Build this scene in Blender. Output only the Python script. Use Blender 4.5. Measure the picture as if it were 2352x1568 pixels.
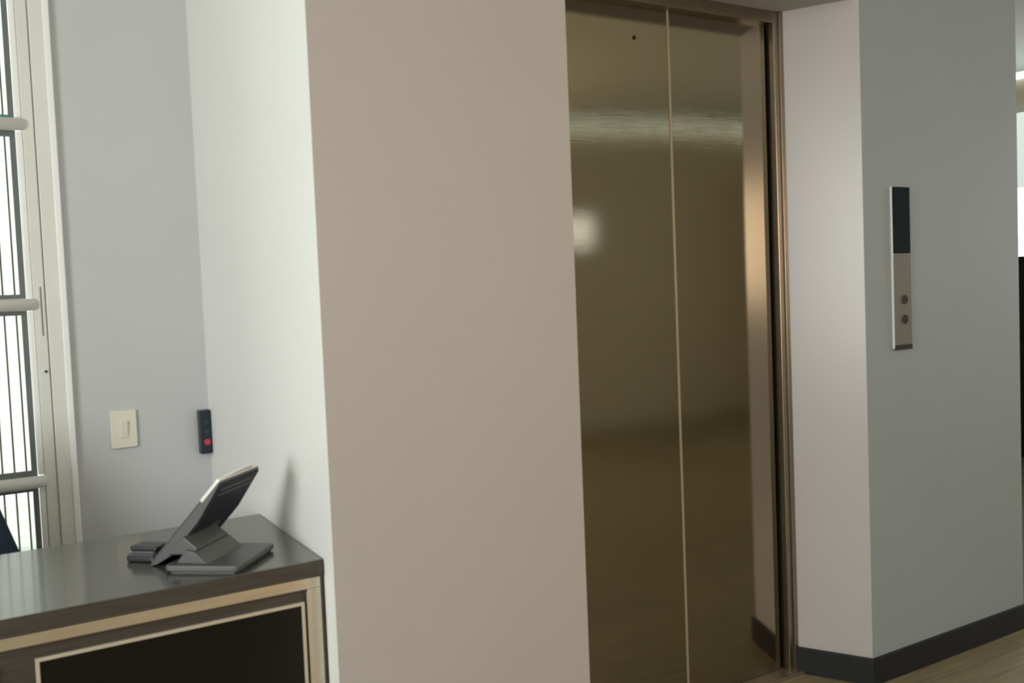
import bpy, bmesh, math, random
from mathutils import Vector, Matrix

for o in list(bpy.data.objects):
    bpy.data.objects.remove(o, do_unlink=True)
SC = bpy.context.scene
COL = SC.collection
random.seed(4)

# ------------------------------------------------------------------ camera
FPX, W, H = 2250.0, 2352.0, 1568.0          # focal length in pixels of the 2352x1568 frame
CAM_Z = 1.3014
pitch = math.atan(FPX / 43000.0)
roll = math.atan(0.0405)
az = math.atan2(4750.0 - W / 2, FPX)
R0 = Vector((1, 0, 0)); F0 = Vector((0, math.cos(pitch), -math.sin(pitch))); U0 = Vector((0, math.sin(pitch), math.cos(pitch)))
R1 = math.cos(roll) * R0 - math.sin(roll) * U0
U1 = math.cos(roll) * U0 + math.sin(roll) * R0
YAW = Matrix(((math.sin(az), math.cos(az), 0), (-math.cos(az), math.sin(az), 0), (0, 0, 1)))
CR, CU, CF = YAW @ R1, YAW @ U1, YAW @ F0
cam_data = bpy.data.cameras.new('camera')
cam_data.sensor_fit = 'HORIZONTAL'
cam_data.sensor_width = 36.0
cam_data.lens = 36.0 * FPX / W
cam_data.clip_start = 0.02
cam_data.dof.use_dof = True            # the hand-held photograph is soft all over
cam_data.dof.focus_distance = 40.0
cam_data.dof.aperture_fstop = 7.5
cam = bpy.data.objects.new('camera', cam_data)
COL.objects.link(cam)
cam.matrix_world = Matrix(((CR.x, CU.x, -CF.x, 0), (CR.y, CU.y, -CF.y, 0), (CR.z, CU.z, -CF.z, CAM_Z), (0, 0, 0, 1)))
SC.camera = cam
CAM = Vector((0, 0, CAM_Z))

# ------------------------------------------------------------------ world, lights, exposure
world = bpy.data.worlds.new('world'); SC.world = world
world.use_nodes = True
wb = world.node_tree.nodes['Background']
wb.inputs['Color'].default_value = (0.93, 1.0, 0.98, 1)
wb.inputs['Strength'].default_value = 1.9
SC.view_settings.view_transform = 'Standard'
SC.view_settings.look = 'None'
SC.view_settings.gamma = 1.0
SC.view_settings.use_curve_mapping = False
SC.view_settings.exposure = 0.0

def area_light(name, loc, aim, sx, sy, power, color):
    d = bpy.data.lights.new(name, 'AREA'); d.shape = 'RECTANGLE'
    d.size = sx; d.size_y = sy; d.energy = power; d.color = color
    o = bpy.data.objects.new(name, d); COL.objects.link(o)
    o.location = loc
    o.rotation_euler = (Vector(aim) - Vector(loc)).to_track_quat('-Z', 'Z').to_euler()
    return o
# daylight entering by the big window in the left wall and the right-hand hall window, plus an added cool fill
area_light('daylight_left', (-2.93, 0.35, 1.55), (0.0, 0.35, 1.55), 1.9, 1.6, 112, (0.97, 1.0, 0.99))
area_light('daylight_hall', (7.33, 4.2, 1.55), (3.0, 4.2, 1.5), 2.2, 1.3, 8, (0.85, 0.97, 1.0))
area_light('cool_fill_far', (7.33, 0.3, 1.60), (3.0, 0.3, 1.6), 1.8, 1.3, 16, (0.78, 0.95, 1.0))  # added cool fill to brighten the grey wall, no known source
# low warm daylight through the rear window, mirrored in the lift and on the reveal
area_light('daylight_rear', (2.95, -2.55, 1.60), (2.95, 0.0, 1.5), 0.7, 0.85, 9, (1.0, 0.78, 0.58))
sun_d = bpy.data.lights.new('sun', 'SUN'); sun_d.energy = 2.2; sun_d.angle = 0.02; sun_d.color = (1.0, 0.96, 0.9)
sun = bpy.data.objects.new('sun', sun_d); COL.objects.link(sun)
sun.rotation_euler = Vector((-0.25, 0.75, -0.75)).to_track_quat('-Z', 'Y').to_euler()

# ------------------------------------------------------------------ materials
def nodes(m):
    m.use_nodes = True
    nt = m.node_tree
    return nt, nt.nodes['Principled BSDF']

def mat(name, col, rough=0.5, metal=0.0, var=0.0, scale=6.0, bump=0.0, bscale=200.0, stretch=None,
        coat=0.0, spec=0.5, emit=None, estr=0.0, aniso=0.0):
    m = bpy.data.materials.new(name)
    nt, b = nodes(m)
    b.inputs['Base Color'].default_value = (*col, 1)
    b.inputs['Roughness'].default_value = rough
    b.inputs['Metallic'].default_value = metal
    b.inputs['Specular IOR Level'].default_value = spec
    b.inputs['Coat Weight'].default_value = coat
    b.inputs['Coat Roughness'].default_value = 0.08
    b.inputs['Anisotropic'].default_value = aniso
    if emit:
        b.inputs['Emission Color'].default_value = (*emit, 1)
        b.inputs['Emission Strength'].default_value = estr
    tc = nt.nodes.new('ShaderNodeTexCoord')
    mp = nt.nodes.new('ShaderNodeMapping')
    nt.links.new(tc.outputs['Object'], mp.inputs['Vector'])
    if stretch: mp.inputs['Scale'].default_value = stretch
    if var > 0:
        n = nt.nodes.new('ShaderNodeTexNoise'); n.inputs['Scale'].default_value = scale; n.inputs['Detail'].default_value = 6
        nt.links.new(mp.outputs['Vector'], n.inputs['Vector'])
        r = nt.nodes.new('ShaderNodeValToRGB')
        r.color_ramp.elements[0].position = 0.3; r.color_ramp.elements[1].position = 0.7
        r.color_ramp.elements[0].color = (*[max(0, c * (1 - var)) for c in col], 1)
        r.color_ramp.elements[1].color = (*[min(1, c * (1 + var)) for c in col], 1)
        nt.links.new(n.outputs['Fac'], r.inputs['Fac'])
        nt.links.new(r.outputs['Color'], b.inputs['Base Color'])
    if bump > 0:
        n2 = nt.nodes.new('ShaderNodeTexNoise'); n2.inputs['Scale'].default_value = bscale; n2.inputs['Detail'].default_value = 3
        nt.links.new(mp.outputs['Vector'], n2.inputs['Vector'])
        bp = nt.nodes.new('ShaderNodeBump'); bp.inputs['Strength'].default_value = bump; bp.inputs['Distance'].default_value = 0.002
        nt.links.new(n2.outputs['Fac'], bp.inputs['Height'])
        nt.links.new(bp.outputs['Normal'], b.inputs['Normal'])
    return m

M = {}
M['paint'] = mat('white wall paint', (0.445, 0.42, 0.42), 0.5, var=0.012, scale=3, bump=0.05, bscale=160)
M['paint_satin'] = mat('satin wall paint', (0.425, 0.395, 0.39), 0.28, var=0.012, scale=3, bump=0.03, bscale=160)
M['paint_white'] = mat('lighter white wall paint', (0.80, 0.80, 0.775), 0.5, var=0.01, scale=3, bump=0.05, bscale=160)
M['paint_pale'] = mat('pale lilac grey wall paint', (0.59, 0.59, 0.605), 0.45, var=0.012, scale=3, bump=0.05, bscale=160)
M['paint_grey'] = mat('cool grey wall paint', (0.275, 0.32, 0.36), 0.5, var=0.015, scale=3, bump=0.05, bscale=160)
M['paint_beige'] = mat('beige wall paint', (0.70, 0.61, 0.46), 0.6, var=0.02, scale=3)
M['ceiling'] = mat('ceiling paint', (0.72, 0.74, 0.66), 0.7, var=0.01, scale=3)
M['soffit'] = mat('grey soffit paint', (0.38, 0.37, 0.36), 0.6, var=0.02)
M['baseboard'] = mat('dark baseboard', (0.014, 0.014, 0.016), 0.5, var=0.15, scale=10, spec=0.25)
M['alu'] = mat('pale anodised aluminium', (0.79, 0.78, 0.74), 0.45, 0.0, var=0.03, scale=8)
M['alu_white'] = mat('white lacquered aluminium', (0.95, 0.95, 0.94), 0.35, var=0.01)
M['alu_dark'] = mat('pane frame in painted shade', (0.15, 0.17, 0.165), 0.5, var=0.05)  # dark grey carries the shade on the outer frame
M['alu_teal'] = mat('teal gasket frame', (0.06, 0.26, 0.20), 0.4, var=0.05)
M['bar'] = mat('grey steel rod', (0.20, 0.20, 0.18), 0.5)
M['dark'] = mat('black plastic', (0.012, 0.013, 0.015), 0.35)
M['slot'] = mat('shadow slot', (0.22, 0.20, 0.17), 0.6)
M['switch'] = mat('cream plastic', (0.80, 0.76, 0.65), 0.4)
M['box_body'] = mat('black textured plastic', (0.028, 0.038, 0.045), 0.4, bump=0.2, bscale=400)
M['box_face'] = mat('dark teal plastic', (0.012, 0.022, 0.032), 0.3)
M['teal_button'] = mat('dark teal button', (0.015, 0.050, 0.060), 0.4)
M['red_button'] = mat('red button', (0.62, 0.045, 0.06), 0.45)
M['desk_wood'] = mat('dark walnut laminate', (0.050, 0.043, 0.037), 0.4, var=0.25, scale=9, stretch=(1, 14, 14))
M['desk_top'] = mat('glossy dark walnut desktop', (0.062, 0.060, 0.052), 0.22, var=0.25, scale=9, stretch=(1, 16, 1), coat=0.3, spec=0.5)
M['desk_top'].node_tree.nodes['Principled BSDF'].inputs['Coat IOR'].default_value = 1.5
M['desk_steel'] = mat('brushed steel strip', (0.66, 0.60, 0.51), 0.42, 1.0, var=0.05, scale=30, stretch=(0.3, 8, 8))
M['desk_trim'] = mat('pale metal bead', (0.55, 0.50, 0.42), 0.4, 0.3)
M['black_glass'] = mat('black gloss panel', (0.005, 0.005, 0.005), 0.06, spec=0.35)
M['tab_case'] = mat('charcoal plastic', (0.085, 0.087, 0.088), 0.42, bump=0.08, bscale=500)
M['tab_back'] = mat('navy black plastic', (0.016, 0.019, 0.030), 0.5, spec=0.3)
M['tab_silver'] = mat('silver tablet shell', (0.80, 0.78, 0.74), 0.3, 0.2)
M['tab_screen'] = mat('black screen glass', (0.01, 0.01, 0.012), 0.05)
M['navy'] = mat('navy fabric', (0.012, 0.022, 0.045), 0.8, var=0.2, scale=120, bump=0.3, bscale=600)
M['panel_steel'] = mat('brushed panel steel', (0.165, 0.15, 0.138), 0.5, 0.3, var=0.04, scale=40, stretch=(8, 8, 0.4))
M['panel_side'] = mat('panel edge painted as lit', (0.72, 0.72, 0.70), 0.4)  # pale colour stands in for light on the panel's side
M['display'] = mat('black display glass', (0.005, 0.012, 0.017), 0.5, spec=0.05)
M['knob'] = mat('dark button', (0.022, 0.022, 0.022), 0.5, spec=0.2)
M['bronze'] = mat('dark steel frame', (0.30, 0.265, 0.215), 0.30, 1.0, var=0.05, scale=30, stretch=(8, 8, 0.4))
M['edge_glint'] = mat('painted edge highlight', (0.42, 0.365, 0.265), 0.45, 0.3)
M['sill'] = mat('worn sill metal', (0.30, 0.26, 0.20), 0.4, 0.8)
M['cabinet'] = mat('black cabinet', (0.016, 0.015, 0.018), 0.45)
M['lamp'] = mat('lit diffuser', (0.9, 0.9, 0.85), 0.5, emit=(1.0, 0.88, 0.72), estr=5.0)
M['cove'] = mat('lit cove strip', (0.9, 0.9, 0.9), 0.5, emit=(0.86, 1.0, 0.96), estr=1.5)
M['warm_window'] = mat('lit amber blind', (0.8, 0.6, 0.4), 0.7, emit=(1.0, 0.76, 0.53), estr=16.0)
M['bright_window'] = mat('daylit frosted pane', (0.9, 0.9, 0.9), 0.3, emit=(0.98, 1.0, 0.96), estr=1.6)
M['pale_blind'] = mat('daylit pale blind', (0.8, 0.8, 0.78), 0.7, emit=(0.90, 1.0, 0.97), estr=0.62)
M['cool_fill'] = mat('glowing fill pane', (0.8, 0.85, 0.9), 0.3, emit=(0.85, 0.97, 1.0), estr=1.2)
M['ground'] = mat('pale concrete', (0.62, 0.60, 0.55), 0.8, var=0.05, scale=4)
M['outer'] = mat('cream outside wall', (0.92, 0.89, 0.84), 0.8, var=0.02)

def steel_door():
    m = bpy.data.materials.new('brushed elevator steel')
    nt, b = nodes(m)
    b.inputs['Metallic'].default_value = 1.0
    b.inputs['Roughness'].default_value = 0.06
    b.inputs['Anisotropic'].default_value = 0.0
    tc = nt.nodes.new('ShaderNodeTexCoord'); mp = nt.nodes.new('ShaderNodeMapping')
    mp.inputs['Scale'].default_value = (3.0, 3.0, 260.0)      # grain runs along the width of the leaf
    nt.links.new(tc.outputs['Object'], mp.inputs['Vector'])
    n = nt.nodes.new('ShaderNodeTexNoise'); n.inputs['Scale'].default_value = 3; n.inputs['Detail'].default_value = 4
    nt.links.new(mp.outputs['Vector'], n.inputs['Vector'])
    r = nt.nodes.new('ShaderNodeValToRGB')
    r.color_ramp.elements[0].color = (0.33, 0.295, 0.23, 1); r.color_ramp.elements[1].color = (0.39, 0.35, 0.275, 1)
    nt.links.new(n.outputs['Fac'], r.inputs['Fac']); nt.links.new(r.outputs['Color'], b.inputs['Base Color'])
    bp = nt.nodes.new('ShaderNodeBump'); bp.inputs['Strength'].default_value = 0.05; bp.inputs['Distance'].default_value = 0.0006
    nt.links.new(n.outputs['Fac'], bp.inputs['Height']); nt.links.new(bp.outputs['Normal'], b.inputs['Normal'])
    return m
M['lift'] = steel_door()

def wood_floor():
    m = bpy.data.materials.new('oak laminate floor')
    nt, b = nodes(m)
    b.inputs['Roughness'].default_value = 0.42
    tc = nt.nodes.new('ShaderNodeTexCoord'); mp = nt.nodes.new('ShaderNodeMapping')
    nt.links.new(tc.outputs['Object'], mp.inputs['Vector'])
    br = nt.nodes.new('ShaderNodeTexBrick')
    br.inputs['Color1'].default_value = (0.27, 0.225, 0.135, 1); br.inputs['Color2'].default_value = (0.225, 0.19, 0.115, 1)
    br.inputs['Mortar'].default_value = (0.07, 0.055, 0.035, 1)
    br.inputs['Scale'].default_value = 1.0; br.inputs['Mortar Size'].default_value = 0.0012
    br.inputs['Brick Width'].default_value = 1.3; br.inputs['Row Height'].default_value = 0.19
    nt.links.new(mp.outputs['Vector'], br.inputs['Vector'])
    mp2 = nt.nodes.new('ShaderNodeMapping'); mp2.inputs['Scale'].default_value = (2.0, 30.0, 1)
    nt.links.new(tc.outputs['Object'], mp2.inputs['Vector'])
    n = nt.nodes.new('ShaderNodeTexNoise'); n.inputs['Scale'].default_value = 2.0; n.inputs['Detail'].default_value = 6
    nt.links.new(mp2.outputs['Vector'], n.inputs['Vector'])
    r = nt.nodes.new('ShaderNodeValToRGB')
    r.color_ramp.elements[0].position = 0.3; r.color_ramp.elements[0].color = (0.72, 0.72, 0.72, 1)
    r.color_ramp.elements[1].position = 0.7; r.color_ramp.elements[1].color = (1.2, 1.2, 1.2, 1)
    nt.links.new(n.outputs['Fac'], r.inputs['Fac'])
    mx = nt.nodes.new('ShaderNodeMix'); mx.data_type = 'RGBA'; mx.blend_type = 'MULTIPLY'; mx.inputs[0].default_value = 1.0
    nt.links.new(br.outputs['Color'], mx.inputs[6]); nt.links.new(r.outputs['Color'], mx.inputs[7])
    nt.links.new(mx.outputs[2], b.inputs['Base Color'])
    return m
M['floor'] = wood_floor()

def glass():
    m = bpy.data.materials.new('clear pane glass')
    m.use_nodes = True
    nt = m.node_tree; nt.nodes.clear()
    out = nt.nodes.new('ShaderNodeOutputMaterial'); mix = nt.nodes.new('ShaderNodeMixShader')
    tr = nt.nodes.new('ShaderNodeBsdfTransparent'); tr.inputs['Color'].default_value = (0.93, 0.97, 0.96, 1)
    gl = nt.nodes.new('ShaderNodeBsdfGlossy'); gl.inputs['Roughness'].default_value = 0.03
    fr = nt.nodes.new('ShaderNodeFresnel'); fr.inputs['IOR'].default_value = 1.45
    nt.links.new(fr.outputs[0], mix.inputs[0]); nt.links.new(tr.outputs[0], mix.inputs[1]); nt.links.new(gl.outputs[0], mix.inputs[2])
    nt.links.new(mix.outputs[0], out.inputs['Surface'])
    return m
M['glass'] = glass()

# ------------------------------------------------------------------ mesh helpers
def link(name, me, m, parent=None):
    o = bpy.data.objects.new(name, me); COL.objects.link(o)
    if m: o.data.materials.append(M[m] if isinstance(m, str) else m)
    if parent: o.parent = parent
    return o

def finish(name, bm, m, parent=None, smooth=False):
    bmesh.ops.recalc_face_normals(bm, faces=bm.faces[:])
    me = bpy.data.meshes.new(name); bm.to_mesh(me); bm.free()
    if smooth:
        for p in me.polygons: p.use_smooth = True
    return link(name, me, m, parent)

def bevel_all(bm, w, seg=2, ang=0.5):
    if w <= 0: return
    es = [e for e in bm.edges if len(e.link_faces) == 2 and e.calc_face_angle(0) > ang]
    bmesh.ops.bevel(bm, geom=es, offset=w, segments=seg, profile=0.5, affect='EDGES', clamp_overlap=True)

def box(name, x0, x1, y0, y1, z0, z1, m, parent=None, bev=0.0, seg=2):
    bm = bmesh.new()
    bmesh.ops.create_cube(bm, size=1.0)
    for v in bm.verts:
        v.co = Vector(((x0 + x1) / 2 + v.co.x * (x1 - x0), (y0 + y1) / 2 + v.co.y * (y1 - y0), (z0 + z1) / 2 + v.co.z * (z1 - z0)))
    bevel_all(bm, bev, seg)
    return finish(name, bm, m, parent)

def prism(name, poly, z0, z1, m, parent=None, bev=0.0, seg=2):
    """upright prism over an xy polygon"""
    bm = bmesh.new()
    lo = [bm.verts.new((x, y, z0)) for x, y in poly]; hi = [bm.verts.new((x, y, z1)) for x, y in poly]
    n = len(poly)
    bm.faces.new(lo); bm.faces.new(hi)
    for i in range(n): bm.faces.new((lo[i], lo[(i + 1) % n], hi[(i + 1) % n], hi[i]))
    bmesh.ops.recalc_face_normals(bm, faces=bm.faces[:])
    bevel_all(bm, bev, seg)
    return finish(name, bm, m, parent)

def slab(name, poly, depth0, depth1, frame, m, parent=None, bev=0.0, seg=2, smooth=False):
    """prism over polygon (u,v) in a local frame (origin, eu, ev, en), extruded along en"""
    o, eu, ev, en = frame
    bm = bmesh.new()
    lo = [bm.verts.new(o + eu * u + ev * v + en * depth0) for u, v in poly]
    hi = [bm.verts.new(o + eu * u + ev * v + en * depth1) for u, v in poly]
    n = len(poly)
    bm.faces.new(lo); bm.faces.new(hi)
    for i in range(n): bm.faces.new((lo[i], lo[(i + 1) % n], hi[(i + 1) % n], hi[i]))
    bmesh.ops.recalc_face_normals(bm, faces=bm.faces[:])
    bevel_all(bm, bev, seg)
    return finish(name, bm, m, parent, smooth)

def rrect(x0, x1, y0, y1, r, n=5):
    pts = []
    for cx, cy, a0 in ((x1 - r, y1 - r, 0), (x0 + r, y1 - r, 90), (x0 + r, y0 + r, 180), (x1 - r, y0 + r, 270)):
        for i in range(n + 1):
            a = math.radians(a0 + 90 * i / n); pts.append((cx + r * math.cos(a), cy + r * math.sin(a)))
    return pts

def circle(cx, cy, r, n=24):
    return [(cx + r * math.cos(2 * math.pi * i / n), cy + r * math.sin(2 * math.pi * i / n)) for i in range(n)]

def tube(name, a, b, r, m, parent=None, n=16, bev=0.0):
    a, b = Vector(a), Vector(b); d = (b - a).normalized()
    up = Vector((0, 0, 1)) if abs(d.z) < 0.9 else Vector((1, 0, 0))
    e1 = d.cross(up).normalized(); e2 = d.cross(e1)
    o = slab(name, circle(0, 0, r, n), 0, (b - a).length, (a, e1, e2, d), m, parent, bev)
    for p in o.data.polygons:
        p.use_smooth = len(p.vertices) == 4
    return o

def hull(name, pts, m, parent=None, bev=0.0, seg=2):
    bm = bmesh.new()
    for p in pts: bm.verts.new(p)
    r = bmesh.ops.convex_hull(bm, input=bm.verts[:])
    bmesh.ops.dissolve_limit(bm, angle_limit=0.02, verts=bm.verts[:], edges=bm.edges[:])
    bevel_all(bm, bev, seg, 0.2)
    return finish(name, bm, m, parent)

def thing(name, loc, label, cat, group=None, kind=None):
    o = bpy.data.objects.new(name, None); COL.objects.link(o); o.location = loc
    o.empty_display_size = 0.05
    tag(o, label, cat, group, kind)
    return o

def tag(o, label, cat, group=None, kind=None):
    o['label'] = label; o['category'] = cat
    if group: o['group'] = group
    if kind: o['kind'] = kind
    return o

def adopt(root):
    """parts were modelled in world coordinates: keep them there under the root"""
    mi = Matrix.Translation(root.location).inverted()
    for c in root.children: c.matrix_parent_inverse = mi

X, Y, Z = Vector((1, 0, 0)), Vector((0, 1, 0)), Vector((0, 0, 1))

# ------------------------------------------------------------------ the plan (metres; x along the lift wall, y away from the camera side)
YR = 2.000           # plane of the front wall faces
YE = 2.220           # plane of the lift frame
YB = 3.224           # plane of the wall with the glass door
YDR = YE + 0.030     # plane of the lift leaves
XP0, XP1 = 0.776, 1.454      # pillar face
XWB = 0.851                  # inner corner of white side wall and door wall
XC, XE = 2.568, 3.412        # right wall from the corner to its end
XJ = 2.4645                  # lift frame outer edge
ZS = 2.156                   # soffit over the lift
ZC = 2.80                    # ceiling
XL, XF, YK, YN = -3.0, 7.4, -2.6, 6.2

def wallpoly(name, poly, z0, z1, m, label):
    return tag(prism(name, poly, z0, z1, m), label, 'wall', kind='structure')

PLAN = [(XL - .1, YK - .1), (XF + .1, YK - .1), (XF + .1, YN + .1), (XE - .1, YN + .1), (XE - .1, YB + .1), (XL - .1, YB + .1)]
tag(prism('floor', PLAN, -0.08, 0.0, 'floor'), 'olive brown wood laminate floor beneath the lift and the baseboards', 'floor', kind='structure')
tag(prism('ceiling', PLAN, ZC, ZC + 0.08, 'ceiling'), 'pale flat ceiling above the whole lobby', 'ceiling', kind='structure')

# pillar face and white side wall (one solid corner, side wall in a lighter tone)
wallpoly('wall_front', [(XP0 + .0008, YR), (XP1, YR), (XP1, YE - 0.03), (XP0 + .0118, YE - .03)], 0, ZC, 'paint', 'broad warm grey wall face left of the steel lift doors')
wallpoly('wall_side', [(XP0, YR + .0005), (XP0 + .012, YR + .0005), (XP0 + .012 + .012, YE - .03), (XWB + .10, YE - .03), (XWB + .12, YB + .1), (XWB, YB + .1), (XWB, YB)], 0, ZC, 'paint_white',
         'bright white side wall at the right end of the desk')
# wall behind the lift, the splayed reveal, the right wall
wallpoly('wall_niche', [(XJ, YE), (XJ, YE + .06), (XC + .004, YE + .06), (XC + .004, YR + .0008), (XC, YR + .0008)], 0, ZC, 'paint_satin', 'pale splayed reveal wall between lift frame and grey wall')
wallpoly('wall_right', [(XC + .0008, YR), (XE, YR), (XE, YR + .25), (XC + .004, YR + .25)], 0, ZC, 'paint_grey', 'cool grey wall carrying the lift call panel')
wallpoly('wall_shaft', [(XE - .1, YR + .25), (XE, YR + .25), (XE, YN), (XE - .1, YN)], 0, ZC, 'paint_grey', 'grey shaft wall running back behind the call panel wall')
wallpoly('wall_lift', [(XP1 - .05, YE + .10), (XJ + .01, YE + .10), (XJ + .01, YE + .20), (XP1 - .05, YE + .20)], 0, ZC, 'soffit', 'dark shaft wall behind the lift doors')
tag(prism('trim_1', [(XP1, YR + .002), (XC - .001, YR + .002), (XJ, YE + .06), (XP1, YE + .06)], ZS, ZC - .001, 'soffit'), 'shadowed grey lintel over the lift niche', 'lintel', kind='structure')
# door wall with its opening
DX0, DX1, DZ = -0.56, 0.428, 2.44
for nm, x0, x1, z0, z1, lb in (('wall_back', DX1, XWB, 0, ZC, 'pale grey wall with light switch beside the glass door'),
                               ('wall_back_left', XL, DX0, 0, ZC, 'pale grey wall on the hinge side of the glass door'),
                               ('wall_back_top', DX0, DX1, DZ, ZC, 'pale grey wall strip above the glass door')):
    tag(box(nm, x0, x1, YB, YB + .1, z0, z1, 'paint_pale'), lb, 'wall', kind='structure')
# outer walls of the lobby
wy0, wy1, wz0, wz1 = -0.65, 1.35, 0.70, 2.40
for nm, y0, y1, z0, z1 in (('wall_left', YK, wy0, 0, ZC), ('wall_left_end', wy1, YB + .1, 0, ZC), ('wall_left_sill', wy0, wy1, 0, wz0), ('wall_left_head', wy0, wy1, wz1, ZC)):
    tag(box(nm, XL - .1, XL, y0, y1, z0, z1, 'paint_pale'), {'wall_left': 'pale wall left of the lobby window', 'wall_left_end': 'pale wall right of the lobby window',
        'wall_left_sill': 'pale wall below the lobby window', 'wall_left_head': 'pale wall above the lobby window'}[nm], 'wall', kind='structure')
tag(box('wall_rear', XL - .1, XF + .1, YK - .1, YK, 0, ZC, 'paint_beige'), 'beige rear wall of the lobby', 'wall', kind='structure')
tag(box('wall_far', XF, XF + .1, YK, YN, 0, ZC, 'paint_beige'), 'beige far wall of the hall beyond the grey wall', 'wall', kind='structure')
tag(box('wall_hall', XE, XF, YN, YN + .1, 0, ZC, 'paint_grey'), 'grey end wall of the hall', 'wall', kind='structure')

# baseboards
BH, BT = 0.086, 0.012
rv = Vector((XC - XJ, YR - YE)).normalized(); rn = Vector((rv.y, -rv.x))
if rn.x > 0: rn = -rn
a = Vector((XJ, YE)); c = Vector((XC, YR))
cm = Vector((XC - .0095, YR - BT))
tag(prism('baseboard_reveal', [tuple(a), tuple(c - rv * .0), tuple(cm), (a.x + rn.x * BT - .001, YE - .006)], 0, BH, 'baseboard', bev=.0015), 'short dark baseboard under the splayed reveal', 'baseboard', kind='structure')
tag(prism('baseboard_right', [(XC, YR), (cm.x, cm.y), (XE + .012, YR - BT), (XE + .012, YR)], 0, BH, 'baseboard', bev=.0015), 'long dark baseboard under the cool grey wall', 'baseboard', kind='structure')

# ------------------------------------------------------------------ lift
lift = thing('elevator_doors', (2.01, YDR, 0), 'tall brushed steel double lift doors set in a dark metal frame', 'elevator')
SEAM = 2.0105; DXL, DXR = 1.592, 2.4185; DTOP = 2.118
WARP_L, WARP_R = 0.013, -0.004
def leaf(x0, x1, k):
    # thin sheet leaf with the faint twist that bends its reflections near the top
    nx, nz = 12, 60
    bm = bmesh.new()
    def d(x, z):
        t = max(-.35, min(.35, z - 1.76))
        return k * abs(x - SEAM) ** .8 * (t - t ** 3 / (3 * .35 ** 2))
    g = [[bm.verts.new((x0 + (x1 - x0) * i / nx, YDR + d(x0 + (x1 - x0) * i / nx, .012 + (DTOP - .012) * j / nz), .012 + (DTOP - .012) * j / nz)) for i in range(nx + 1)] for j in range(nz + 1)]
    for j in range(nz):
        for i in range(nx): bm.faces.new((g[j][i], g[j][i + 1], g[j + 1][i + 1], g[j + 1][i]))
    for f_ in bm.faces: f_.smooth = True
    ring = g[0] + [r_[-1] for r_ in g[1:]] + g[-1][-2::-1] + [r_[0] for r_ in g[-2:0:-1]]
    back = [bm.verts.new((v.co.x, YDR + .028, v.co.z)) for v in ring]
    for i in range(len(ring)):
        bm.faces.new((ring[i], ring[(i + 1) % len(ring)], back[(i + 1) % len(ring)], back[i]))
    bm.faces.new(back)
    bmesh.ops.recalc_face_normals(bm, faces=bm.faces[:]); bm.normal_update()
    for e in bm.edges:
        if len(e.link_faces) == 2 and e.calc_face_angle(0) > .6: e.smooth = False
    return finish('door_panel', bm, 'lift', lift)
leafL = leaf(DXL, SEAM - .0045, WARP_L)
leafR = leaf(SEAM + .0045, DXR, WARP_R)
st = box('edge_glint', SEAM - .0040, SEAM + .0044, YDR - .0025, YDR + .02, 0.012, DTOP, 'edge_glint', leafR, bev=.0015)  # tan colour stands in for light caught on the leaf edge
st['label'] = 'painted highlight strip where the leaves meet'
bolt = slab('screw_hole', circle(1.881, 2.024, .006, 20), 0, .0012, (Vector((0, YDR, 0)), X, Z, -Y), 'knob', leafL)
for nm, x0, x1 in (('jamb', 2.430, XJ), ('jamb', 1.545, 1.580)):
    box(nm, x0, x1, YE, YE + .075, 0, ZS - .001, 'bronze', lift, bev=.002)
for nm, x0, x1 in (('jamb_lip', XJ - .014, XJ + .004), ('jamb_lip', 1.541, 1.559)):
    box(nm, x0, x1, YE - .006, YE + .0, 0, ZS - .001, 'bronze', lift, bev=.001)
box('header', 1.580, 2.430, YE, YE + .075, 2.118, ZS - .001, 'bronze', lift, bev=.002)
box('sill', 1.545, XJ, YE - .03, YE + .075, 0, .010, 'sill', lift, bev=.001)
adopt(lift)
for p in (leafL, leafR):
    for ch in p.children: ch.matrix_parent_inverse = Matrix()

# call panel
cp = thing('elevator_call_panel', (2.735, YR, 1.32), 'slim lift call panel, black display over a steel plate with buttons', 'call panel')
PX0, PX1, PZ0, PZ1 = 2.697, 2.784, 1.064, 1.581; PT = .011
box('back_box', PX0, PX1, YR - PT + .003, YR, PZ0, PZ1, 'panel_side', cp, bev=.0015)
fr = (Vector((0, YR - PT + .003, 0)), X, Z, -Y)
slab('face_plate', rrect(PX0 + .001, PX1 - .001, PZ0 + .001, 1.366, .003), 0, .003, fr, 'panel_steel', cp, bev=.0008)
slab('display', rrect(PX0 + .001, PX1 - .001, 1.3675, PZ1 - .001, .004), 0, .0035, fr, 'display', cp, bev=.001)
slab('end_cap', rrect(PX0 + .001, PX1 - .001, PZ0 - .004, PZ0 + .012, .002), 0, .0042, fr, 'knob', cp, bev=.0008)
for zc in (1.2205, 1.157):
    ring = slab('button', circle(2.7465, zc, .0165, 28), .003, .0050, fr, 'panel_steel', cp, bev=.0008)
    slab('button_cap', circle(2.7465, zc, .0145, 24), .005, .0066, fr, 'knob', ring, bev=.0008)
adopt(cp)

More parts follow.
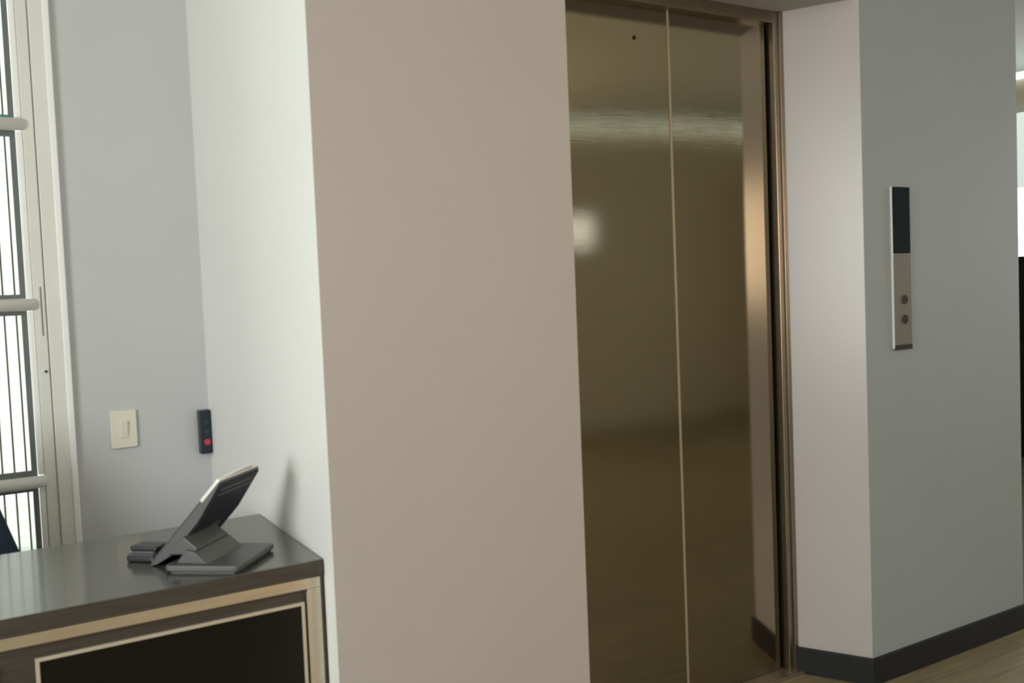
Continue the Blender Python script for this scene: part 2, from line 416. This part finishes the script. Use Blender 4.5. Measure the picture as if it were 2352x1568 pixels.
# ------------------------------------------------------------------ glass door
door = thing('door_1', (-0.08, YB, 0), 'pale aluminium glass door with round rails and thin vertical bars', 'door', kind='structure')
box('frame_jamb', .3895, .428, YB - .012, YB + .09, 0, DZ, 'alu', door, bev=.002)
box('frame_jamb', DX0, DX0 + .038, YB - .012, YB + .09, 0, DZ, 'alu', door, bev=.002)
box('frame_head', DX0 + .038, .3895, YB - .012, YB + .09, DZ - .04, DZ, 'alu', door, bev=.002)
tr = box('frame_cover_strip', .4275, .4455, YB - .018, YB, 0, DZ + .018, 'alu_white', door, bev=.003)
tr['label'] = 'white cover strip against the wall'
LX0, LX1 = DX0 + .042, .3865
stl = box('stile', .356, LX1, YB - .004, YB + .036, .01, DZ - .044, 'alu', door, bev=.002)
box('stile', LX0, LX0 + .031, YB - .004, YB + .036, .01, DZ - .044, 'alu', door, bev=.002)
box('kick_rail', LX0 + .031, .356, YB - .004, YB + .036, .01, .10, 'alu', door, bev=.002)
box('head_rail', LX0 + .031, .356, YB - .004, YB + .036, DZ - .10, DZ - .044, 'alu', door, bev=.002)
rails = [0.257, 0.786, 1.3165, 1.847]
for z in rails:
    tube('round_rail', (LX0 + .029, YB + .002, z), (.3585, YB + .002, z), .0185, 'alu', door, n=20)
zs = [.10] + rails + [DZ - .10]
gx0, gx1 = LX0 + .031, .356
for i in range(5):
    z0 = zs[i] + (.0 if i == 0 else .010); z1 = zs[i + 1] - (.0 if i == 4 else .010)
    box('glazing_bead', gx1 - .0165, gx1 - .0005, YB + .002, YB + .02, z0 + .010, z1 - .010, 'alu_white', door, bev=.003)  # bead white stands in for the light on its edge
    box('glazing_bead', gx0 + .0005, gx0 + .0165, YB + .002, YB + .02, z0 + .010, z1 - .010, 'alu_white', door, bev=.003)
    fx0, fx1 = gx0 + .0165, gx1 - .0165
    f = .0155; y0, y1 = YB + .030, YB + .044
    for k, (a0, a1, b0, b1) in enumerate(((fx0, fx0 + f, z0, z1), (fx1 - f, fx1, z0, z1), (fx0 + f, fx1 - f, z0, z0 + f + .006), (fx0 + f, fx1 - f, z1 - f - .006, z1))):
        box('pane_frame', a0, a1, y0, y1, b0, b1, 'alu_teal' if (i == 4 and k == 2) else 'alu_dark', door)
    pane = box('glass_pane', fx0 + f - .004, fx1 - f + .004, YB + .036, YB + .040, z0 + f, z1 - f, 'glass', door)
    n = 0; x = fx1 - f - .012
    proto = None
    while x > fx0 + f + .01:
        if proto is None:
            proto = tube('bar', (0, 0, 0), (0, 0, z1 - z0 - 2 * f), .0028, 'bar', door, n=8)
            b = proto
        else:
            b = proto.copy(); COL.objects.link(b)
        b.location = (x, YB + .052, z0 + f)
        x -= .0322
lock = box('latch_slot', .3735, .3775, YB - .0062, YB - .003, 1.222, 1.368, 'slot', stl, bev=.001)
lock2 = box('latch_plate', .3655, .3835, YB - .0050, YB - .003, 1.205, 1.385, 'alu', stl, bev=.0008)
kh = slab('keyhole', circle(.3765, 1.115, .0042, 18), 0, .003, (Vector((0, YB - .004, 0)), X, Z, -Y), 'dark', stl, bev=.0006)
kr = slab('keyhole_ring', circle(.3765, 1.115, .0075, 22), 0, .0016, (Vector((0, YB - .004, 0)), X, Z, -Y), 'alu', stl, bev=.0004)
adopt(door)
for c_ in stl.children: c_.matrix_parent_inverse = Matrix()

# outside the door
tag(box('ground_outside', -6, 6, YB + .1, YB + 9, -.14, -.06, 'ground'), 'pale concrete ground outside the glass door', 'ground', kind='structure')
tag(box('wall_outside', -6, .84, YB + 4.4, YB + 4.6, -.06, 3.2, 'outer'), 'cream wall seen through the glass door', 'wall', kind='structure')

# ------------------------------------------------------------------ desk
ZT = 0.72
desk = thing('reception_desk', (0.0, 2.35, 0), 'dark wood reception desk with steel strip and black gloss front panel', 'desk')
YD, YDB = 2.063, 2.622
DL = -0.95
def xw(y): return XP0 + (y - YR) * (XWB - XP0) / (YB - YR) - .0035
prism('desktop', [(DL, YD), (xw(YD), YD), (xw(YDB), YDB), (DL, YDB)], ZT - .037, ZT, 'desk_top', desk, bev=.002)
box('edge_band', DL, xw(YD) - .002, YD - .0012, YD, ZT - .0365, ZT - .0015, 'desk_wood', desk)
SX1 = 0.7685
prism('side_panel', [(SX1, YD + .004), (xw(YD) - .001, YD + .004), (xw(YDB) - .001, YDB - .03), (SX1, YDB - .03)], 0, ZT - .037, 'desk_wood', desk)
box('side_panel', DL, DL + .03, YD + .02, YDB - .03, 0, ZT - .037, 'desk_wood', desk)
box('front_board', DL + .03, SX1 - .031, YD + .012, YD + .03, 0.05, ZT - .062, 'desk_wood', desk)
box('steel_strip', DL, SX1, YD + .001, YD + .014, ZT - .061, ZT - .0375, 'desk_steel', desk, bev=.001)
sv = box('steel_post', SX1 - .031, SX1, YD + .001, YD + .014, 0, ZT - .0615, 'desk_steel', desk, bev=.001)
box('post_lip', SX1 - .0335, SX1 - .0245, YD - .001, YD + .001, 0, ZT - .066, 'desk_steel', desk, bev=.0005)
box('kick_strip', DL, SX1 - .034, YD + .016, YD + .03, 0, .05, 'desk_steel', desk)
for (px0, px1) in ((.190, .7315), (-.42, .120)):
    pz1, pz0, t = .6305, .13, .0072
    pan = box('gloss_panel', px0 + t, px1 - t, YD + .008, YD + .012, pz0 + t, pz1 - t, 'black_glass', desk)
    for (a0, a1, b0, b1) in ((px0, px1, pz1 - t, pz1), (px0, px1, pz0, pz0 + t), (px0, px0 + t, pz0 + t, pz1 - t), (px1 - t, px1, pz0 + t, pz1 - t)):
        box('panel_trim', a0, a1, YD + .004, YD + .012, b0, b1, 'desk_trim', pan, bev=.001)
adopt(desk)
for c_ in desk.children:
    for g in c_.children: g.matrix_parent_inverse = Matrix()

# ------------------------------------------------------------------ tablet on stand
wa = math.radians(45.0)
wv = Vector((math.cos(wa), math.sin(wa), 0)); hv = Vector((math.sin(wa), -math.cos(wa), 0))   # width direction; direction the top leans to
b0 = Vector((.461, 2.182, 0)); e1 = Vector((.590 - .461, 2.069 - 2.182, 0)); e2 = Vector((.719 - .590, 2.215 - 2.069, 0))
tb = thing('tablet_stand', (.59, 2.2, ZT), 'charcoal tilted tablet on a wedge stand, its dark back towards us', 'tablet stand')
base_pts = []
ctr = b0 + e1 * .5 + e2 * .5
fr = (Vector((0, 0, ZT)), X, Y, Z)
L1, L2 = e1.length, e2.length
u1, u2 = e1.normalized(), e2.normalized()
bp = slab('base', rrect(0, L1, 0, L2, .010, 4), .004, .017, (b0 + Z * ZT, u1, u2, Z), 'tab_case', tb, bev=.003)
slab('base_pad', rrect(.006, L1 - .006, .006, L2 - .006, .008, 4), 0, .004, (b0 + Z * ZT, u1, u2, Z), 'dark', bp)
# tilted slab: P is the lower near corner
dpix = CF * FPX + CR * (344 - W / 2) - CU * (1298 - H / 2)
P = CAM + dpix * ((ZT + .002 - CAM_Z) / dpix.z)
tilt = math.radians(47)
uv = hv * math.cos(tilt) + Z * math.sin(tilt); nv = hv * math.sin(tilt) - Z * math.cos(tilt)   # nv: out of the back, down and towards us
LL, WW, TH = .262, .180, .024
frs = (P, wv, uv, nv)
frp = (P, uv, nv, wv)                        # side profile: along the slab, thickness, across
prof_ = [(0, 0), (LL - .004, 0), (LL, .003), (LL, .008), (LL * .60, TH), (.052, TH), (.014, .012), (0, .003)]
case = slab('case', prof_, 0, WW, frp, 'tab_case', tb, bev=.0025, seg=3)
bk = slab('case_back', [(LL * .985, .0098), (LL * .60, TH + .0004), (.060, TH + .0004), (.060, TH + .0030), (LL * .60, TH + .0030), (LL * .985, .0124)], .005, WW - .002, frp, 'tab_back', case, bev=.0008)
bd_ = (Vector((LL, .008)) - Vector((LL * .60, TH))).normalized(); bn_ = Vector((-bd_.y, bd_.x))
if bn_.y < 0: bn_ = -bn_
fru = (P + uv * (LL * .60) + nv * TH, wv, uv * bd_.x + nv * bd_.y, uv * bn_.x + nv * bn_.y)      # upper slope of the back
slab('vent_ridge', rrect(.016, WW - .012, .068, .073, .002), .0020, .0042, fru, 'tab_case', bk, bev=.0006)
slab('vent_ridge', rrect(.016, WW - .012, .083, .088, .002), .0020, .0042, fru, 'tab_case', bk, bev=.0006)
slab('back_badge', rrect(.095, .135, .090, .128, .012), TH + .0028, TH + .0036, frs, 'tab_case', bk, bev=.0003)
tabl = slab('tablet', rrect(-.0016, WW + .0012, .196, LL + .0040, .005), -.0035, .0045, frs, 'tab_silver', tb, bev=.0015)
slab('case_tray', rrect(.001, WW - .001, .006, .195, .004), -.003, 0, frs, 'tab_case', case, bev=.001)
slab('screen', rrect(.008, WW - .008, .016, LL - .006, .004), -.0048, -.0025, frs, 'tab_screen', tabl, bev=.0006)
rim = [(.012, LL + .003)] + [(.012 + (WW * .80 - .012) * t_, LL + .004 + .013 * math.sin(math.pi * min(1, t_ * .62 + .02)) ** 1.1) for t_ in (.12, .3, .5, .7, .85, .95)] + [(WW * .82, LL + .003)]
slab('rim', rim, -.003, .003, frs, 'tab_silver', case, bev=.0015)
# hinge block and wedge neck
def sp(u, v, n): return P + wv * u + uv * v + nv * n
def on_base(x, y):
    d = CF * FPX + CR * (x - W / 2) - CU * (y - H / 2)
    return CAM + d * ((ZT + .0165 - CAM_Z) / d.z)
n0 = on_base(476, 1296); nlen = (on_base(552, 1252) - n0).length
n1 = n0 + wv * nlen
r0, r1 = n0 - hv * .030 + Z * .026, n1 - hv * .030 + Z * .026
hull('neck', [n0, n1, n0 - hv * .075, n1 - hv * .075, r0, r1, r0 - hv * .022 + Z * .004, r1 - hv * .022 + Z * .004], 'tab_case', tb, bev=.0025)
k0 = (n0 - P).dot(wv); k1 = k0 + nlen
hull('hinge', [sp(k0 + .012, .060, TH - .002), sp(k1 - .012, .060, TH - .002), sp(k0 + .012, .118, TH - .002), sp(k1 - .012, .118, TH - .002),
               r0 + wv * .010 - Z * .008 - hv * .004, r1 - wv * .010 - Z * .008 - hv * .004, r0 + wv * .010 + hv * .002 + Z * .006, r1 - wv * .010 + hv * .002 + Z * .006], 'tab_case', tb, bev=.003)
adopt(tb)
for c_ in tb.children:
    for g in c_.children: g.matrix_parent_inverse = Matrix()

# ------------------------------------------------------------------ small black gadget behind the tablet
sg = thing('desk_gadget', (.43, 2.33, ZT), 'small black two-layered gadget on the desk behind the tilted tablet', 'gadget')
su, sv_ = hv, wv
so = Vector((.412, 2.340, ZT))
fg = (so, su, sv_, Z)
lw = slab('base', rrect(0, .074, 0, .062, .008), .001, .015, fg, 'dark', sg, bev=.003)
slab('rim', rrect(.002, .072, .002, .060, .007), .015, .0175, fg, 'tab_case', lw, bev=.0008)
slab('spacer', rrect(.008, .068, .010, .056, .006), .0175, .023, fg, 'tab_case', sg, bev=.0008)
slab('cover', rrect(.003, .074, .012, .060, .006), .023, .033, fg, 'dark', sg, bev=.003)
adopt(sg)
for g in lw.children: g.matrix_parent_inverse = Matrix()

# ------------------------------------------------------------------ switch and control box on the door wall
sw = thing('light_switch', (.584, YB, .919), 'cream plastic light switch plate with one small rocker', 'light switch')
frw = (Vector((.586, YB, .9185)), X, Z, -Y)
slab('plate', rrect(-.0385, .0385, -.0585, .0585, .006), 0, .009, frw, 'switch', sw, bev=.003, seg=3)
slab('surround', rrect(-.0135, .0135, -.0285, .0285, .003), .009, .0100, frw, 'switch', sw, bev=.0004)
hull('rocker', [frw[0] + X * a_ + Z * b_ - Y * c_ for a_ in (-.010, .010) for b_, c_ in ((-.025, .009), (.025, .009), (-.025, .012), (.025, .0165), (0, .0125))], 'switch', sw, bev=.001)
adopt(sw)

bx = thing('control_box', (.825, YB, .884), 'small black wall control box with a red button in the corner', 'control box')
bx0, bx1, bz0, bz1, bd = .812, .849, .814, .955, .030
# the corner: box stands off the wall
box('body', bx0, bx1, YB - bd, YB, bz0, bz1, 'box_body', bx, bev=.003)
frb = (Vector(((bx0 + bx1) / 2, YB - bd, (bz0 + bz1) / 2)), X, Z, -Y)
fp = slab('face_plate', rrect(-.0165, .0165, -.067, .067, .003), 0, .003, frb, 'box_face', bx, bev=.0008)
for zc in (.033, .001): slab('button', circle(.0005, zc, .0095, 20), .003, .0055, frb, 'teal_button', bx, bev=.001)
rb = slab('red_button', circle(.0015, -.032, .0105, 22), .003, .008, frb, 'red_button', bx, bev=.0018)
rb['label'] = 'round red button'
adopt(bx)

# ------------------------------------------------------------------ office chair behind the desk (its shoulder shows at the left edge)
ch = thing('office_chair', (.0, 2.86, 0), 'dark navy office chair back rising behind the desk', 'chair')
co = Vector((-.03, 2.96, 0))
def cpx(x, y, Yp):
    d = CF * FPX + CR * (x - W / 2) - CU * (y - H / 2)
    return CAM + d * (Yp / d.y)
e_hi, e_lo = cpx(0, 1168, 2.95), cpx(44, 1264, 2.95)
dx = (e_lo.x - e_hi.x) / (e_lo.z - e_hi.z)
def edge_x(z): return e_lo.x + dx * (z - e_lo.z)
cxm = e_lo.x - .235
prof = [(edge_x(.50), .50), (edge_x(.58), .58), (edge_x(.66), .66), (edge_x(.74), .74), (edge_x(.82), .82), (edge_x(.90) - .008, .90), (edge_x(.95) - .03, .945), (edge_x(.97) - .07, .965)]
poly = prof + [(2 * cxm - x_, z_) for x_, z_ in reversed(prof)]
slab('backrest', poly, -.035, .035, (Vector((0, 2.95, 0)), X, Z, Y), 'navy', ch, bev=.022, seg=4)
slab('seat', rrect(cxm - .24, cxm + .24, 2.50, 2.93, .07), .42, .50, (Vector((0, 0, 0)), X, Y, Z), 'navy', ch, bev=.025, seg=3)
hull('back_bracket', [Vector((cxm + a_, y_, z_)) for a_ in (-.03, .03) for y_, z_ in ((2.80, .395), (2.80, .42), (3.00, .395), (3.01, .62), (2.985, .62), (2.985, .42))], 'dark', ch, bev=.004)
tube('gas_column', (cxm, 2.72, .09), (cxm, 2.72, .42), .025, 'dark', ch)
for i in range(5):
    an = math.radians(72 * i + 20); e = Vector((math.cos(an), math.sin(an), 0)); n_ = Vector((-e.y, e.x, 0)); o_ = Vector((cxm, 2.72, 0))
    lg = hull('leg', [o_ + e * .02 + n_ * s * .03 + Z * z_ for s in (-1, 1) for z_ in (.08, .12)] + [o_ + e * .26 + n_ * s * .016 + Z * z_ for s in (-1, 1) for z_ in (.060, .085)], 'dark', ch, bev=.004)
    tube('caster', o_ + e * .25 + n_ * -.018 + Z * .030, o_ + e * .25 + n_ * .018 + Z * .030, .030, 'dark', lg, n=18)
adopt(ch)
for c_ in ch.children:
    for g in c_.children: g.matrix_parent_inverse = Matrix()

# ------------------------------------------------------------------ hall to the right: windows, cabinet, cove light
def window(name, y0, y1, z0, z1, parts, label):
    w = thing(name, (XF, (y0 + y1) / 2, z0), label, 'window', kind='structure')
    for (a0, a1, b0, b1, m, nm) in parts: box(nm, XF - .012, XF - .002, a0, a1, b0, b1, m, w)
    t = .05
    for (a0, a1, b0, b1) in ((y0 - t, y1 + t, z1, z1 + t), (y0 - t, y1 + t, z0 - t, z0), (y0 - t, y0, z0, z1), (y1, y1 + t, z0, z1)):
        box('window_frame', XF - .03, XF - .001, a0, a1, b0, b1, 'alu_white', w)
    adopt(w); return w
window('window_2', 2.9, 5.4, 0.9, 2.50, ((2.9, 5.4, .9, 1.93, 'bright_window', 'pane'), (2.9, 5.4, 1.93, 2.5, 'pale_blind', 'blind')), 'bright window at the far right edge beyond the grey wall')
window('fill_window_3', -.6, 1.2, .95, 2.25, ((-.6, 1.2, .95, 2.25, 'cool_fill', 'pane'),), 'added pale window in the far wall, unseen fill light')  # unseen window added for cool light along the grey wall
w5 = thing('window_5', (2.95, YK, 1.0), 'amber window in the rear wall mirrored on the reveal', 'window', kind='structure')
box('blind', 2.55, 3.35, YK + .002, YK + .012, 1.15, 2.05, 'warm_window', w5)
for (a0, a1, b0, b1) in ((2.50, 3.40, 2.05, 2.10), (2.50, 3.40, 1.10, 1.15), (2.50, 2.55, 1.15, 2.05), (3.35, 3.40, 1.15, 2.05)):
    box('window_frame', a0, a1, YK + .001, YK + .03, b0, b1, 'alu_white', w5)
adopt(w5)
w4 = thing('window_4', (5.24, YK, 1.65), 'small high window in the rear wall mirrored in the lift door', 'window', kind='structure')
for (b0, b1) in ((1.68, 1.775), (1.82, 1.94)): box('pane', 5.06, 5.40, YK + .002, YK + .012, b0, b1, 'bright_window', w4)
for (a0, a1, b0, b1) in ((5.02, 5.44, 1.94, 1.97), (5.02, 5.44, 1.65, 1.68), (5.02, 5.06, 1.68, 1.94), (5.40, 5.44, 1.68, 1.94)): box('window_frame', a0, a1, YK + .001, YK + .03, b0, b1, 'alu_white', w4)
adopt(w4)
tag(box('trim_3', XL + .05, XF - .06, YK + .001, YK + .05, ZC - .032, ZC - .002, 'cove', bev=.004), 'glowing cove strip along the rear wall top', 'cove light', kind='structure')
tag(box('trim_2', XF - .05, XF - .001, YK + .02, YN - .02, ZC - .045, ZC - .002, 'cove', bev=.004), 'glowing cove strip along the far wall top', 'cove light', kind='structure')

cab = thing('storage_cabinet', (6.8, 4.1, 0), 'black storage cabinet under the bright window at the right edge', 'cabinet')
box('body', 6.55, 7.00, 3.1, 4.9, 0.06, 1.36, 'cabinet', cab, bev=.004)
box('plinth', 6.58, 7.00, 3.12, 4.88, 0, .06, 'cabinet', cab)
box('cabinet_top', 6.53, 7.02, 3.08, 4.92, 1.36, 1.39, 'cabinet', cab, bev=.003)
for k in range(3):
    dd = box('door', 6.532, 6.549, 3.12 + k * .595, 3.70 + k * .595, .09, 1.34, 'cabinet', cab, bev=.002)
    box('handle', 6.515, 6.532, 3.64 + k * .595, 3.655 + k * .595, .65, .80, 'panel_steel', dd, bev=.001)
adopt(cab)
for c_ in cab.children:
    for g in c_.children: g.matrix_parent_inverse = Matrix()

# big window in the left wall (behind and left of the camera)
w1 = thing('window_1', (XL, .35, wz0), 'large lobby window in the left wall', 'window', kind='structure')
box('window_frame', XL - .07, XL - .03, wy0, wy0 + .05, wz0, wz1, 'alu_white', w1); box('window_frame', XL - .07, XL - .03, wy1 - .05, wy1, wz0, wz1, 'alu_white', w1)
box('window_frame', XL - .07, XL - .03, wy0 + .05, wy1 - .05, wz0, wz0 + .05, 'alu_white', w1); box('window_frame', XL - .07, XL - .03, wy0 + .05, wy1 - .05, wz1 - .05, wz1, 'alu_white', w1)
box('glass_pane', XL - .053, XL - .047, wy0 + .05, wy1 - .05, wz0 + .05, wz1 - .05, 'glass', w1)
adopt(w1)

# ceiling lamps added out of view to light the pillar face
def fill_lamp(x, y, label):
    t = thing('fill_lamp', (x, y, ZC), label, 'ceiling lamp', 'added square fill lamps of the lobby')
    bm = bmesh.new()
    for (a0, a1, c0, c1) in ((x - .3, x + .3, y - .3, y - .27), (x - .3, x + .3, y + .27, y + .3), (x - .3, x - .27, y - .27, y + .27), (x + .27, x + .3, y - .27, y + .27)):
        r = bmesh.ops.create_cube(bm, size=1.0)
        for v in r['verts']: v.co = Vector(((a0 + a1) / 2 + v.co.x * (a1 - a0), (c0 + c1) / 2 + v.co.y * (c1 - c0), ZC - .012 + v.co.z * .024))
    finish('frame', bm, 'alu_white', t)
    box('diffuser', x - .27, x + .27, y - .27, y + .27, ZC - .014, ZC - .006, 'lamp', t)
    adopt(t)
fill_lamp(0.3, 0.2, 'added square fill lamp nearest the reception desk')
fill_lamp(-1.6, -1.6, 'added square fill lamp at the rear left of the lobby')
fill_lamp(2.2, -1.4, 'added square fill lamp at the rear right of the lobby')
